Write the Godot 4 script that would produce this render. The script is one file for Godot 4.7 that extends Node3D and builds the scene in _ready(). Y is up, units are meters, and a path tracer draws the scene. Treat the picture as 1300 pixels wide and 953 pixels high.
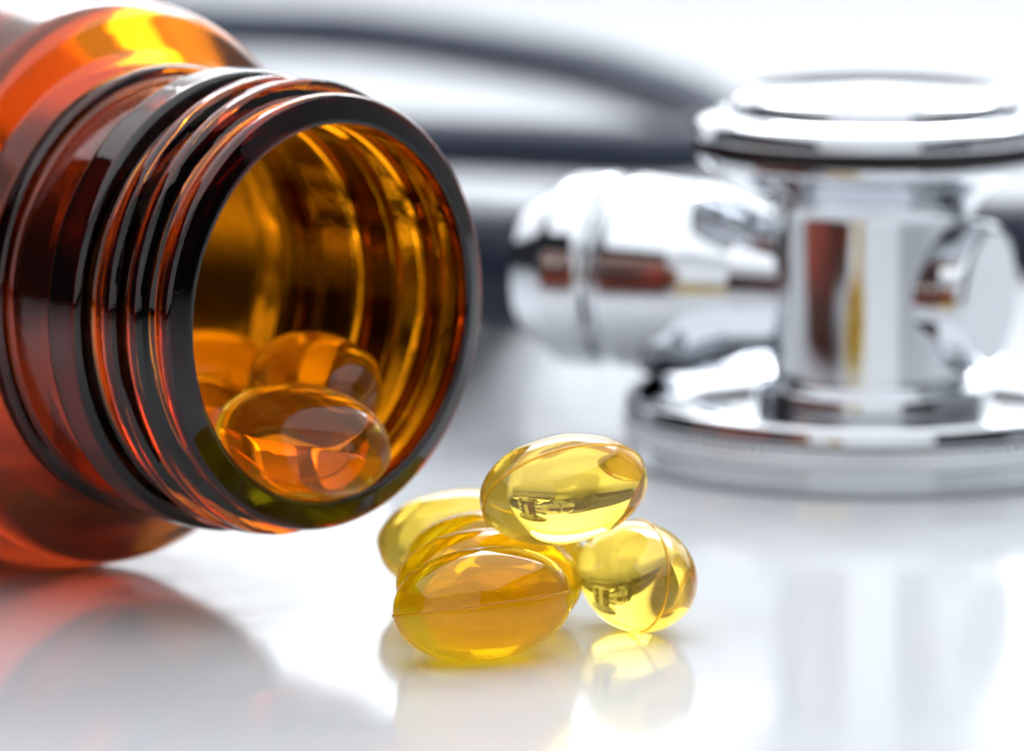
extends Node3D
# All shapes are written in millimetres and turned into metres here.
const MM := 0.001
const MOUTH := Vector3(-14.26, 24.3, -9.6)
const BOTTLE_TURN := 45.5


func lin(r: float, g: float, b: float, a := 1.0) -> Color:
	var c := Color(r, g, b).linear_to_srgb()
	c.a = a
	return c


func thing(called: String, label: String, category: String, at := Vector3.ZERO, group := "") -> Node3D:
	var o := Node3D.new()
	o.name = called
	add_child(o, true)
	o.position = at * MM
	o.set_meta("label", label)
	o.set_meta("category", category)
	if group:
		o.set_meta("group", group)
	return o


func part(called: String, m: Mesh, mat: Material, parent: Node, t := Transform3D()) -> MeshInstance3D:
	var o := MeshInstance3D.new()
	o.name = called
	o.mesh = m
	o.material_override = mat
	o.transform = t
	parent.add_child(o, true)
	return o


# A polyline whose corners are rounded: each point is (along the axis, radius, fillet).
func rounded(pts: Array, step := 0.6, arc := 9) -> PackedVector2Array:
	var out := PackedVector2Array()
	var n := pts.size()
	var last := Vector2(pts[0].x, pts[0].y)
	out.append(last)
	for i in range(1, n):
		var p := Vector2(pts[i].x, pts[i].y)
		if i == n - 1 or pts[i].z <= 0.0:
			straight(out, last, p, step)
			last = p
			continue
		var q := Vector2(pts[i + 1].x, pts[i + 1].y)
		var u := (last - p).normalized()
		var v := (q - p).normalized()
		var half := acos(clampf(u.dot(v), -0.9999, 0.9999)) / 2.0
		var cut: float = pts[i].z / tan(half)
		var room: float = minf((last - p).length(), (q - p).length() * (0.5 if i + 1 < n - 1 and pts[i + 1].z > 0.0 else 1.0))
		cut = minf(cut, room * 0.98)
		var rad: float = cut * tan(half)
		var a := p + u * cut
		var b := p + v * cut
		var mid := p + (u + v).normalized() * (rad / sin(half))
		straight(out, last, a, step)
		var a0 := (a - mid).angle()
		var sweep := wrapf((b - mid).angle() - a0, -PI, PI)
		for k in range(1, arc + 1):
			out.append(mid + Vector2.from_angle(a0 + sweep * k / arc) * rad)
		last = b
	return out


func straight(out: PackedVector2Array, a: Vector2, b: Vector2, step: float) -> void:
	var n := maxi(1, ceili(a.distance_to(b) / step))
	if a.distance_to(b) < 0.0005:
		return
	for k in range(1, n + 1):
		out.append(a.lerp(b, float(k) / n))


# Revolves a profile round the local y axis; more(y, r, angle) adds to the radius. The rows i0..i1 become the mesh.
func lathe(prof: PackedVector2Array, side: float, seg: int, i0 := 0, i1 := -1, more := "") -> ArrayMesh:
	var n := prof.size()
	if i1 < 0:
		i1 = n - 1
	var rows := []
	var lo := maxi(i0 - 1, 0)
	var hi := mini(i1 + 1, n - 1)
	for i in range(lo, hi + 1):
		var row := PackedFloat32Array()
		row.resize(seg)
		for j in seg:
			var r := prof[i].y
			row[j] = r + relief(more, prof[i].x, r, TAU * j / seg)
		rows.append(row)
	var v := PackedVector3Array()
	var nn := PackedVector3Array()
	var uv := PackedVector2Array()
	var index := PackedInt32Array()
	for i in range(i0, i1 + 1):
		var here: PackedFloat32Array = rows[i - lo]
		var before: PackedFloat32Array = rows[maxi(i - 1, lo) - lo]
		var after: PackedFloat32Array = rows[mini(i + 1, hi) - lo]
		var y0 := prof[maxi(i - 1, lo)].x
		var y1 := prof[mini(i + 1, hi)].x
		for j in seg + 1:
			var k := j % seg
			var a := TAU * k / seg
			var c := cos(a)
			var s := sin(a)
			v.append(Vector3(here[k] * c, prof[i].x, here[k] * s) * MM)
			var along := Vector3((after[k] - before[k]) * c, y1 - y0, (after[k] - before[k]) * s)
			var dr := (here[(k + 1) % seg] - here[(k + seg - 1) % seg]) / (2.0 * TAU / seg)
			var round_ := Vector3(dr * c - here[k] * s, 0, dr * s + here[k] * c)
			var m := round_.cross(along)
			if here[k] < 0.001 or m.length() < 1e-9:
				m = Vector3(0, -(after[k] - before[k]), 0)
			else:
				m = -m
			nn.append(m.normalized() * side)
			uv.append(Vector2(float(j) / seg, prof[i].x * 0.02))
	var w := seg + 1
	for i in i1 - i0:
		for j in seg:
			var a := i * w + j
			var quad := [a, a + 1, a + w + 1, a, a + w + 1, a + w]
			for k in [0, 3]:
				var p := v[quad[k]]
				var cr := (v[quad[k + 1]] - p).cross(v[quad[k + 2]] - p)
				if cr.length_squared() < 1e-24:
					continue
				if cr.dot(nn[quad[k]] + nn[quad[k + 1]] + nn[quad[k + 2]]) > 0:
					index.append_array(PackedInt32Array([quad[k], quad[k + 2], quad[k + 1]]))
				else:
					index.append_array(PackedInt32Array([quad[k], quad[k + 1], quad[k + 2]]))
	return mesh_of(v, nn, uv, index)


func mesh_of(v: PackedVector3Array, n: PackedVector3Array, uv: PackedVector2Array, index: PackedInt32Array) -> ArrayMesh:
	var a := []
	a.resize(Mesh.ARRAY_MAX)
	a[Mesh.ARRAY_VERTEX] = v
	a[Mesh.ARRAY_NORMAL] = n
	a[Mesh.ARRAY_TEX_UV] = uv
	a[Mesh.ARRAY_INDEX] = index
	var m := ArrayMesh.new()
	m.add_surface_from_arrays(Mesh.PRIMITIVE_TRIANGLES, a)
	return m


# A round bar along a path, closed on itself or ended with caps.
func tube(path: PackedVector3Array, radius: float, seg: int, closed := false) -> ArrayMesh:
	var v := PackedVector3Array()
	var nn := PackedVector3Array()
	var uv := PackedVector2Array()
	var index := PackedInt32Array()
	var n := path.size()
	var x := Vector3.ZERO
	for i in n:
		var a := path[(i + n - 1) % n] if closed else path[maxi(i - 1, 0)]
		var b := path[(i + 1) % n] if closed else path[mini(i + 1, n - 1)]
		var d := (b - a).normalized()
		if x == Vector3.ZERO:
			x = d.cross(Vector3.UP if absf(d.y) < 0.9 else Vector3.RIGHT).normalized()
		x = (x - d * x.dot(d)).normalized()
		var y := d.cross(x)
		for j in seg + 1:
			var t := TAU * j / seg
			var m := x * cos(t) + y * sin(t)
			v.append((path[i] + m * radius) * MM)
			nn.append(m)
			uv.append(Vector2(float(j) / seg, float(i) / n))
	var w := seg + 1
	for i in (n if closed else n - 1):
		for j in seg:
			var a := i * w + j
			var b := ((i + 1) % n) * w + j
			index.append_array(PackedInt32Array([a, a + 1, b + 1, a, b + 1, b]))
	# front faces run clockwise
	var p := v[index[0]]
	if (v[index[1]] - p).cross(v[index[2]] - p).dot(nn[index[0]]) > 0:
		for k in range(0, index.size(), 3):
			var s := index[k + 1]
			index[k + 1] = index[k + 2]
			index[k + 2] = s
	if not closed:
		for e in [0, n - 1]:
			var d: Vector3 = (path[0] - path[1]).normalized() if e == 0 else (path[n - 1] - path[n - 2]).normalized()
			var base := v.size()
			v.append(path[e] * MM)
			nn.append(d)
			uv.append(Vector2.ZERO)
			for j in seg + 1:
				v.append(v[e * w + j])
				nn.append(d)
				uv.append(Vector2.ZERO)
			for j in seg:
				var tri := [base, base + 1 + j, base + 2 + j]
				if (v[tri[1]] - v[tri[0]]).cross(v[tri[2]] - v[tri[0]]).dot(d) > 0:
					tri = [base, base + 2 + j, base + 1 + j]
				index.append_array(PackedInt32Array(tri))
	return mesh_of(v, nn, uv, index)


func smooth_path(pts: Array, each := 14) -> PackedVector3Array:
	var c := Curve3D.new()
	c.bake_interval = 2.0
	for i in pts.size():
		var a: Vector3 = pts[maxi(i - 1, 0)]
		var b: Vector3 = pts[mini(i + 1, pts.size() - 1)]
		var t := (b - a) / 6.0
		c.add_point(pts[i], -t, t)
	return c.get_baked_points()


func box(size: Vector3, bevel := 0.0) -> Mesh:
	var b := BoxMesh.new()
	b.size = size * MM
	return b


func glass(color: Color, ior: float, rough: float) -> StandardMaterial3D:
	var m := StandardMaterial3D.new()
	m.albedo_color = color
	m.albedo_color.a = 0.0
	m.transparency = BaseMaterial3D.TRANSPARENCY_ALPHA
	m.refraction_enabled = true
	m.refraction_scale = (ior - 1.0) / 10.0
	m.roughness = rough
	m.metallic_specular = 0.5
	return m


func bumps(m: StandardMaterial3D, freq: float, tile_mm: float, relief_mm: float, seed_: int, octaves := 3) -> void:
	var f := FastNoiseLite.new()
	f.seed = seed_
	f.frequency = freq
	f.fractal_octaves = octaves
	var t := NoiseTexture2D.new()
	t.width = 512
	t.height = 512
	t.seamless = true
	t.noise = f
	m.heightmap_enabled = true
	m.heightmap_texture = t
	m.heightmap_scale = relief_mm * 0.1
	m.uv1_triplanar = true
	m.uv1_scale = Vector3.ONE * (1000.0 / tile_mm)


# ---------------------------------------------------------------- light
func softbox(called: String, label: String, at: Vector3, aim: Vector3, size: Vector2, glow: float, lamp: float, tint: Color) -> void:
	var o := thing(called, label, "softbox", at)
	var look := Transform3D(Basis.looking_at((aim - at).normalized(), Vector3.UP if absf((aim - at).normalized().y) < 0.95 else Vector3.FORWARD), Vector3.ZERO)
	var dark := StandardMaterial3D.new()
	dark.albedo_color = lin(0.03, 0.03, 0.03)
	dark.roughness = 0.8
	var lit := StandardMaterial3D.new()
	lit.albedo_color = lin(0.8, 0.8, 0.8)
	lit.roughness = 0.6
	lit.emission_enabled = true
	lit.emission = tint
	lit.emission_energy_multiplier = glow
	# the shell: a shallow tapered hood behind the glowing cloth
	var st := SurfaceTool.new()
	st.begin(Mesh.PRIMITIVE_TRIANGLES)
	var f := size * 0.5 * MM
	var b := size * 0.28 * MM
	var d := minf(size.x, size.y) * 0.4 * MM
	var fr := [Vector3(-f.x, -f.y, 0), Vector3(f.x, -f.y, 0), Vector3(f.x, f.y, 0), Vector3(-f.x, f.y, 0)]
	var bk := [Vector3(-b.x, -b.y, d), Vector3(b.x, -b.y, d), Vector3(b.x, b.y, d), Vector3(-b.x, b.y, d)]
	for k in 4:
		var q := [fr[k], fr[(k + 1) % 4], bk[(k + 1) % 4], bk[k]]
		for i in [0, 2, 1, 0, 3, 2]:
			st.add_vertex(q[i])
	for i in [0, 2, 1, 0, 3, 2]:
		st.add_vertex(bk[i])
	st.generate_normals()
	part("hood", st.commit(), dark, o, look)
	var panel := box(Vector3(size.x - 6, size.y - 6, 2))
	part("light_panel", panel, lit, o, look * Transform3D(Basis(), Vector3(0, 0, -1.2) * MM))
	var l := AreaLight3D.new()
	l.name = called + "_lamp"
	l.area_size = (size - Vector2(6, 6)) * MM
	l.area_normalize_energy = true
	l.light_energy = lamp * size.x * size.y * MM * MM / PI
	l.light_color = tint
	l.area_range = 6.0
	l.shadow_enabled = true
	l.transform = look * Transform3D(Basis(), Vector3(0, 0, -4) * MM)
	o.add_child(l, true)


# ---------------------------------------------------------------- capsules
var gel: StandardMaterial3D
var gel_deep: StandardMaterial3D
var gel_warm: StandardMaterial3D
var capsule_body: ArrayMesh
var capsule_seam: ArrayMesh
const CAP_A := 7.2
const CAP_B := 4.32


func capsule_r(x: float) -> float:
	var u := clampf(1.0 - pow(absf(x / CAP_A), 2.12), 0.0, 1.0)
	return CAP_B * pow(u, 0.485)


func make_capsule_meshes() -> void:
	var prof := PackedVector2Array()
	var n := 84
	for i in n + 1:
		var x := -CAP_A * cos(PI * i / n)
		prof.append(Vector2(x, 0.0 if i == 0 or i == n else capsule_r(x)))
	capsule_body = lathe(prof, 1.0, 72, 0, -1, "dents")
	var loop := PackedVector3Array()
	for i in 2 * n:
		var x := -CAP_A * cos(PI * i / n)
		var r := (0.0 if i % n == 0 else capsule_r(x)) * (1.0 if i <= n else -1.0)
		var grow := 1.0
		r += relief("dents", x, absf(r), 0.0 if i <= n else PI) * (1.0 if i <= n else -1.0)
		loop.append(Vector3(r * grow, x * grow, 0))
	capsule_seam = tube(loop, 0.13, 8, true)


# A capsule whose long axis runs along `axis`, rolled about it; `at` is its centre.
func capsule(label: String, at: Vector3, turn: float, tilt: float, roll: float, size := 1.0, group := "", proto: Node3D = null) -> Node3D:
	var o: Node3D
	var base := Vector3(at.x, at.y - CAP_B * size, at.z)
	if proto:
		o = proto.duplicate()
		o.name = "softgel_capsule"
		add_child(o, true)
		o.position = base * MM
		o.set_meta("label", label)
		o.set_meta("group", group)
	else:
		o = thing("softgel_capsule", label, "capsule", base, group)
		part("gel_shell", capsule_body, gel, o)
		part("seam", capsule_seam, gel, o)
	if group.begins_with("capsules still"):
		for c in o.get_children():
			c.material_override = gel_warm
	elif ("orange" in label or "amber" in label):
		for c in o.get_children():
			c.material_override = gel_deep
	else:
		for c in o.get_children():
			c.material_override = gel
	var p := deg_to_rad(turn)
	var t := deg_to_rad(tilt)
	var y := Vector3(cos(p) * cos(t), sin(t), -sin(p) * cos(t))
	var x := y.cross(Vector3.UP).normalized()
	var b := Basis(x, y, x.cross(y)) * Basis(Vector3.UP, deg_to_rad(roll))
	for c in o.get_children():
		c.transform = Transform3D(b.scaled_local(Vector3.ONE * size), (at - base) * MM)
	return o


# ---------------------------------------------------------------- bottle
func thread_bump(y: float, r: float, a: float) -> float:
	var t := -y
	if t < 0.9 or t > 9.4 or r < 16.0:
		return 0.0
	var up := 0.0
	for k in [-1, 0, 1]:
		var tau: float = a + TAU * k
		var from := -1.9
		var to := TAU + 2.3
		if tau < from or tau > to:
			continue
		var c: float = 3.25 + 2.9 * tau / TAU
		var ends := smoothstep(from, from + 0.7, tau) * (1.0 - smoothstep(to - 0.7, to, tau))
		up = maxf(up, 1.35 * ends * (1.0 - smoothstep(0.5, 1.2, absf(t - c))))
	return up


func make_bottle() -> void:
	var o := thing("pill_bottle", "amber glass pill bottle lying on its side, its open threaded mouth towards the loose capsules", "bottle", Vector3(-43, 0, -38.5))
	var al := deg_to_rad(BOTTLE_TURN)
	var axis := Vector3(sin(al), 0, cos(al))
	var left := Vector3(-cos(al), 0, sin(al))
	var t := Transform3D(Basis(left, axis, left.cross(axis)), (MOUTH - Vector3(-43, 0, -38.5)) * MM)
	var m := glass(lin(0.9, 0.285, 0.004), 1.5, 0.0)
	bumps(m, 0.03, 13.0, 0.005, 4)
	var soft: StandardMaterial3D = m.duplicate()   # the body carries a faint handling film
	soft.roughness = 0.13
	var R := MOUTH.y
	var pts := [
		Vector3(-76.5, 0, 0), Vector3(-76.5, R - 2.2, 4.0), Vector3(-31.0, R - 2.2, 7.0), Vector3(-21.5, 15.6, 4.0), Vector3(-16, 14.9, 3.0),
		Vector3(0.5, 14.8, 0.3), Vector3(0.5, 15.3, 0.6), Vector3(-0.1, 17.15, 0.9), Vector3(-1.0, 17.15, 0.3), Vector3(-1.3, 16.6, 0.3), Vector3(-8.9, 16.75, 0.5), Vector3(-9.2, 18.35, 0.8),
		Vector3(-12.7, 18.35, 0.8), Vector3(-13.0, 17.1, 0.5), Vector3(-18.2, 17.0, 0.5), Vector3(-18.5, 18.1, 0.6), Vector3(-20.0, 18.1, 0.7), Vector3(-20.3, 17.5, 0.5), Vector3(-21.6, 19.2, 2.2),
		Vector3(-23.4, 22.6, 3.0), Vector3(-31.5, R, 10.0), Vector3(-79.5, R, 4.0), Vector3(-79.5, 0, 0)]
	var prof := rounded(pts, 0.3, 10)
	var cuts := []      # rows where one part of the glass ends and the next begins
	var mark := [[-21.5, false], [-0.05, false], [-1.3, true], [-9.05, true], [-13.1, true], [-20.2, true]]
	var top := 0
	for i in prof.size():
		if prof[i].x > prof[top].x - 1e-4:
			top = i
	for w in mark:
		var best := 0
		for i in prof.size():
			if (i > top) == w[1] and absf(prof[i].x - w[0]) < absf(prof[best].x - w[0]) or best == 0:
				best = i
		cuts.append(best)
	var names := ["inner_wall", "inner_neck", "lip", "screw_thread", "collar", "neck", "body"]
	var from := 0
	for k in names.size():
		var to: int = cuts[k] if k < cuts.size() else prof.size() - 1
		part(names[k], lathe(prof, -1.0, 220, from, to, "thread"), soft if names[k] == "body" else m, o, t)
		from = to
	# colour held in the depth of the thick glass: sheets that tint and do not bend what passes
	var deep := glass(lin(0.012, 0.0012, 0.0002), 1.0, 0.0)
	part("collar_depth", lathe(PackedVector2Array([Vector2(-9.2, 16.95), Vector2(-11, 17.0), Vector2(-12.8, 17.2)]), 1.0, 180), deep, o, t)
	part("neck_ring_depth", lathe(PackedVector2Array([Vector2(-18.6, 17.3), Vector2(-19.0, 17.3), Vector2(-20.1, 17.3)]), 1.0, 180), deep, o, t)
	var brown := glass(lin(0.09, 0.009, 0.0005), 1.0, 0.0)
	for w in [Vector2(0.15, 15.8), Vector2(-0.2, 16.6), Vector2(-0.6, 16.85), Vector2(-1.15, 16.3)]:
		part("lip_depth", lathe(PackedVector2Array([Vector2(w.x, 14.98), Vector2(w.x, 15.4), w]), 1.0, 180), brown, o, t)
	var wall := glass(lin(0.45, 0.36, 0.22), 1.0, 0.0)
	var thick := glass(lin(0.14, 0.08, 0.05), 1.0, 0.0)
	part("neck_depth", lathe(PackedVector2Array([Vector2(-13.2, 15.9), Vector2(-15.5, 15.95), Vector2(-17.6, 16.0), Vector2(-19.6, 16.5), Vector2(-21.4, 17.0)]), 1.0, 180), thick, o, t)
	part("body_depth", lathe(rounded([Vector3(-21.5, 17.0, 0), Vector3(-25.0, 20.4, 2.0), Vector3(-31.5, R - 1.1, 3.0), Vector3(-78.0, R - 1.1, 0)], 2.0, 5), 1.0, 180), wall, o, t)
	part("thread_depth", thread_sheet(), deep, o, t)


func thread_sheet() -> ArrayMesh:
	var v := PackedVector3Array()
	var nn := PackedVector3Array()
	var uv := PackedVector2Array()
	var index := PackedInt32Array()
	var from := -1.5
	var to := TAU + 1.9
	var n := 260
	for i in n + 1:
		var tau := lerpf(from, to, float(i) / n)
		var d := Vector3(cos(tau), 0, sin(tau))
		for w in [-0.78, 0.78]:
			v.append((d * 16.76 + Vector3(0, -(3.25 + 2.9 * tau / TAU + w), 0)) * MM)
			nn.append(d)
			uv.append(Vector2(tau, w))
	for i in n:
		index.append_array(PackedInt32Array([2 * i, 2 * i + 1, 2 * i + 2, 2 * i + 1, 2 * i + 3, 2 * i + 2]))
	return mesh_of(v, nn, uv, index)


# ---------------------------------------------------------------- stethoscope
func knurl(r: float, a: float, inner: float, teeth: float) -> float:
	return 0.0 if r < inner else 0.32 * (absf(fposmod(a * teeth / TAU, 1.0) - 0.5) * 2.0 - 0.5)


func relief(which: String, y: float, r: float, a: float) -> float:
	if which == "thread":
		return thread_bump(y, r, a)
	if which == "dents":   # soft gelatin is never a perfect oval
		return (0.03 * sin(y * 0.55 + 2.0 * a + 0.7) + 0.018 * sin(3.0 * a - y * 0.8) * cos(y * 0.5) + 0.015 * sin(y * 1.3 + a)) * smoothstep(0.0, 2.5, r)
	if which == "large knurl":
		return knurl(r, a, 22.1, 136.0)
	if which == "small knurl":
		return knurl(r, a, 15.9, 150.0)
	return 0.0


func make_stethoscope() -> void:
	var base := Vector3(32.7, 0, -87.0)
	var o := thing("stethoscope", "chrome double-headed stethoscope chest piece with dark navy tubing, standing behind the capsules", "stethoscope", base)
	var chrome := StandardMaterial3D.new()
	chrome.albedo_color = lin(0.63, 0.645, 0.67)
	chrome.metallic = 1.0
	chrome.roughness = 0.06
	bumps(chrome, 0.02, 60.0, 0.004, 9, 2)
	var dark := chrome.duplicate()
	dark.albedo_color = lin(0.05, 0.045, 0.045)
	dark.roughness = 0.3
	var rubber := StandardMaterial3D.new()
	rubber.albedo_color = lin(0.012, 0.017, 0.032)
	rubber.roughness = 0.45
	rubber.metallic_specular = 0.35
	bumps(rubber, 0.05, 40.0, 0.01, 12)
	part("bell", lathe(rounded([Vector3(0.05, 0, 0), Vector3(0.05, 22.1, 0.5), Vector3(2.4, 22.3, 0.25), Vector3(2.4, 21.2, 0), Vector3(2.5, 0, 0)]), 1.0, 128), chrome, o)
	part("knurled_ring", lathe(rounded([Vector3(2.35, 21.0, 0), Vector3(2.35, 22.5, 0.15), Vector3(4.25, 22.5, 0.15), Vector3(4.25, 21.0, 0)], 0.6, 3), 1.0, 800, 0, -1, "large knurl"), chrome, o)
	part("bell_rim", lathe(rounded([Vector3(4.2, 0, 0), Vector3(4.2, 21.6, 0), Vector3(4.55, 22.6, 0.4), Vector3(6.45, 22.3, 0.8), Vector3(6.15, 20.4, 1.5), Vector3(5.2, 17.5, 5.0), Vector3(5.3, 11.2, 0.5), Vector3(5.35, 11.0, 0.1), Vector3(5.4, 0, 0)]), 1.0, 128), chrome, o)
	part("drum", lathe(rounded([Vector3(5.3, 0, 0), Vector3(5.3, 10.8, 0.5), Vector3(7.0, 10.6, 0.7), Vector3(7.5, 9.3, 0.5), Vector3(23.8, 9.2, 2.2), Vector3(26.3, 13.2, 3.0), Vector3(27.2, 15.8, 0.5), Vector3(28.3, 15.9, 0), Vector3(28.3, 0, 0)]), 1.0, 128), chrome, o)
	part("knurled_ring", lathe(rounded([Vector3(28.2, 15.0, 0), Vector3(28.2, 16.2, 0.15), Vector3(29.5, 16.2, 0.15), Vector3(29.5, 15.0, 0)], 0.6, 3), 1.0, 600, 0, -1, "small knurl"), dark, o)
	part("diaphragm_ring", lathe(rounded([Vector3(29.4, 0, 0), Vector3(29.4, 15.8, 0), Vector3(29.65, 16.6, 0.4), Vector3(31.2, 16.1, 1.1), Vector3(31.9, 14.0, 0.6), Vector3(31.5, 13.5, 0.2), Vector3(31.5, 0, 0)]), 1.0, 128), chrome, o)
	part("diaphragm_cap", lathe(rounded([Vector3(31.4, 0, 0), Vector3(31.4, 13.3, 0), Vector3(33.0, 13.0, 1.1), Vector3(34.0, 11.0, 2.0), Vector3(34.3, 0, 0)]), 1.0, 128), chrome, o)
	# the stem runs through the drum: to the left and away, with a short boss to the right
	var al := deg_to_rad(26.0)
	var out := Vector3(-cos(al), 0, -sin(al))
	var st := Transform3D(Basis(out.cross(Vector3.UP).normalized() * -1.0, out, Vector3.UP) , Vector3(0, 15.5, 0) * MM)
	st.basis = Basis(Vector3.UP.cross(out).normalized(), out, Vector3.UP.cross(out).normalized().cross(out))
	part("stem", lathe(rounded([Vector3(6, 0, 0), Vector3(6, 6.2, 0), Vector3(11.5, 6.9, 2.0), Vector3(16, 8.7, 6.0), Vector3(23.6, 9.3, 1.5), Vector3(24.7, 8.1, 0.4), Vector3(25.7, 9.2, 1.5), Vector3(29.5, 9.0, 2.5), Vector3(33.6, 6.3, 1.5), Vector3(34.4, 5.6, 0.4), Vector3(34.4, 0, 0)], 0.4, 8), 1.0, 96), chrome, o, st)
	part("stem_boss", lathe(rounded([Vector3(-11.6, 0, 0), Vector3(-11.6, 6.7, 0.9), Vector3(-9.0, 6.9, 0.8), Vector3(-5, 6.3, 0), Vector3(-4, 0, 0)], 0.4, 8), 1.0, 96), chrome, o, st)
	var end := base + Vector3(0, 15.5, 0) + out * 33.5
	var path := [end, end + out * 5.0, Vector3(-4.5, 14.6, -112), Vector3(-6.5, 11.0, -130), Vector3(-8.5, 7.2, -150), Vector3(-16, 6.0, -162), Vector3(-34, 6.0, -167), Vector3(-60, 6.0, -172), Vector3(-95, 6.0, -190), Vector3(-130, 6.0, -225), Vector3(-128, 5.0, -280), Vector3(-98, 4.0, -312), Vector3(-66, 3.5, -317)]
	for k in path.size():
		path[k] -= base
	part("tube", tube(smooth_path(path), 6.0, 32), rubber, o)
	var far := [Vector3(-66, 4.0, -316), Vector3(-35, 3.4, -317), Vector3(-15, 3.4, -313.5), Vector3(-3, 3.4, -310), Vector3(9.8, 3.4, -304.8), Vector3(18, 3.4, -302), Vector3(25, 3.4, -308), Vector3(28, 3.4, -324), Vector3(26, 3.4, -350), Vector3(20, 3.4, -375), Vector3(11, 3.4, -403), Vector3(-5.7, 3.4, -433), Vector3(-23, 3.4, -456), Vector3(-45, 3.4, -466), Vector3(-78, 3.4, -480), Vector3(-150, 3.4, -480)]
	for k in far.size():
		far[k] -= base
	part("tube", tube(smooth_path(far), 3.4, 32), rubber, o)
	var other := [end, end + out * 4.0 + Vector3(0, -0.5, -1), Vector3(-2.5, 13.0, -116), Vector3(-3.0, 9.0, -140), Vector3(-1.5, 5.4, -170), Vector3(6, 4.2, -196), Vector3(24, 4.2, -210), Vector3(42, 4.2, -213), Vector3(58, 4.2, -212), Vector3(90, 4.2, -205), Vector3(170, 4.2, -210)]
	for k in other.size():
		other[k] -= base
	part("tube", tube(smooth_path(other), 4.2, 32), rubber, o)


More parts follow.
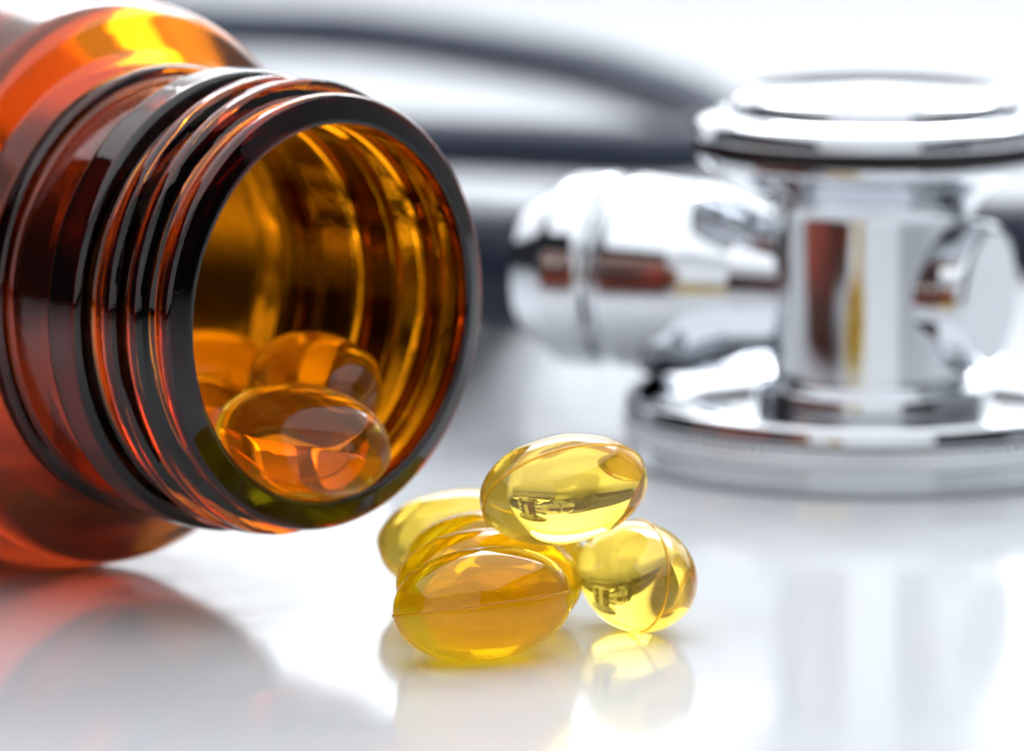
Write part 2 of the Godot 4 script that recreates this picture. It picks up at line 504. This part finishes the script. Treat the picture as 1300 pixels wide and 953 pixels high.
func _ready() -> void:
	# camera: a long macro lens, focused on the nearest capsule
	var cam := Camera3D.new()
	cam.name = "camera"
	cam.position = Vector3(0, 93.0, 477.4) * MM
	cam.rotation_degrees = Vector3(-8.6, 0, 0)
	cam.near = 0.02
	cam.far = 20.0
	var look := CameraAttributesPhysical.new()
	look.frustum_focal_length = 12.0 / tan(atan(476.5 / 8000.0))
	look.frustum_focus_distance = 0.474
	look.frustum_near = 0.02
	look.frustum_far = 20.0
	look.exposure_aperture = 27.0
	cam.attributes = look
	add_child(cam)
	cam.current = true
	# the dim studio, and its lamps
	var we := WorldEnvironment.new()
	we.name = "studio_air"
	var e := Environment.new()
	e.background_mode = Environment.BG_COLOR
	e.background_color = lin(0.03, 0.032, 0.036)
	e.tonemap_mode = Environment.TONE_MAPPER_LINEAR
	e.tonemap_exposure = 0.9
	e.sdfgi_enabled = true
	e.ssao_enabled = true
	e.ssil_enabled = true
	we.environment = e
	add_child(we)
	var cool := lin(0.93, 0.965, 1.0)
	softbox("overhead_softbox", "small square black softbox hung above and behind the bottle", Vector3(70, 380, -450), Vector3(50, 0, -440), Vector2(480, 280), 6.5, 6.5, cool)
	softbox("overhead_diffuser", "very wide white diffusion panel spanning the whole table from above", Vector3(0, 660, 0), Vector3(0, 0, 0), Vector2(1300, 1500), 0.78, 0.78, cool)
	softbox("back_softbox", "wide black softbox standing at the far edge of the table", Vector3(150, 350, -660), Vector3(150, 350, 0), Vector2(1700, 504), 0.48, 0.48, lin(0.9, 0.945, 1.0))
	softbox("front_softbox", "wide black softbox standing high behind the camera", Vector3(-160, 460, 1050), Vector3(-160, 300, 0), Vector2(1500, 840), 0.32, 0.32, cool)

	# the table
	var acrylic := StandardMaterial3D.new()
	acrylic.albedo_color = lin(0.56, 0.572, 0.59)
	acrylic.metallic_specular = 0.33
	acrylic.roughness = 0.15
	var wipe := FastNoiseLite.new()
	wipe.seed = 77
	wipe.frequency = 0.02
	wipe.fractal_octaves = 5
	var smear := NoiseTexture2D.new()
	smear.width = 1024
	smear.height = 1024
	smear.seamless = true
	smear.noise = wipe
	var ramp := Gradient.new()
	ramp.set_color(0, Color(0.55, 0.55, 0.55))
	ramp.set_color(1, Color(1, 1, 1))
	smear.color_ramp = ramp
	acrylic.roughness_texture = smear
	bumps(acrylic, 0.012, 180.0, 0.004, 3, 2)
	var paper := StandardMaterial3D.new()
	paper.albedo_color = lin(0.72, 0.725, 0.73)
	paper.roughness = 0.8
	var wall := part("backdrop", box(Vector3(2600, 1100, 12)), paper, self, Transform3D(Basis(), Vector3(100, 550, -1000) * MM))
	wall.set_meta("label", "plain white paper backdrop standing behind the table")
	wall.set_meta("kind", "structure")
	var grey_card: StandardMaterial3D = paper.duplicate()
	grey_card.albedo_color = lin(0.22, 0.224, 0.23)
	var card := part("reflector_card", box(Vector3(10, 560, 1100)), grey_card, self, Transform3D(Basis(), Vector3(640, 282, -300) * MM))
	card.set_meta("label", "large light grey reflector card standing upright on the table's right side")
	card.set_meta("category", "reflector card")
	var slab := part("table_top", box(Vector3(1600, 30, 2100)), acrylic, self, Transform3D(Basis(), Vector3(0, -15, -60) * MM))
	slab.set_meta("label", "glossy white table top under the bottle and capsules")
	slab.set_meta("kind", "structure")

	make_bottle()
	make_stethoscope()

	gel = glass(lin(0.99, 0.725, 0.1), 1.47, 0.02)
	gel.backlight_enabled = true
	gel.backlight = lin(0.16, 0.12, 0.03)
	bumps(gel, 0.02, 30.0, 0.006, 21, 2)
	gel_deep = glass(lin(1.0, 0.76, 0.015), 1.47, 0.03)
	gel_deep.backlight_enabled = true
	gel_deep.backlight = lin(0.6, 0.46, 0.01)
	bumps(gel_deep, 0.02, 30.0, 0.006, 22, 2)
	gel_warm = gel.duplicate()
	gel_warm.backlight_enabled = true
	gel_warm.backlight = lin(0.24, 0.18, 0.03)
	make_capsule_meshes()
	var pile := "loose capsules piled on the table"
	var first := capsule("amber yellow oval capsule at the front of the pile, a seam line across its face", Vector3(-2.21, 4.5, 7.83), 25, 3, -11, 1.0, pile)
	capsule("orange yellow capsule lying right behind the front capsule, under the top one", Vector3(-1.77, 4.32, -1.5), 12, 0, 60, 1.0, pile, first)
	capsule("orange capsule third in the row from the front, only its upper edge showing", Vector3(-1.3, 4.32, -10.3), 12, 0, 20, 1.0, pile, first)
	capsule("dull olive yellow capsule lying farthest back in the pile, blurred", Vector3(-3.65, 4.32, -19.7), 14, 0, 40, 1.0, pile, first)
	capsule("clear pale yellow capsule perched on top of the pile", Vector3(4.0, 11.78, -1.0), 28, 5, -60, 0.97, pile, first)
	capsule("round looking pale yellow capsule seen end on, at the right of the pile", Vector3(9.75, 4.4, -4.5), -72, 0, 80, 0.98, pile, first)
	var inner := "capsules still inside the bottle"
	capsule("glossy amber capsule lying just inside the bottle mouth", Vector3(-16.38, 14.13, -9.90), -20, -7, 80, 1.0, inner, first)
	capsule("dark orange capsule inside the bottle behind the one at its mouth", Vector3(-15.78, 16.83, -20.90), -55, 0, 40, 1.0, inner, first)
	capsule("orange capsule deep in the bottle, upper one at the left edge of the mouth", Vector3(-26.88, 13.83, -42.40), 20, 5, 10, 1.0, inner, first)
	capsule("orange capsule deep in the bottle, lower one at the left edge of the mouth", Vector3(-27.48, 11.83, -32.90), -30, 5, 70, 1.0, inner, first)
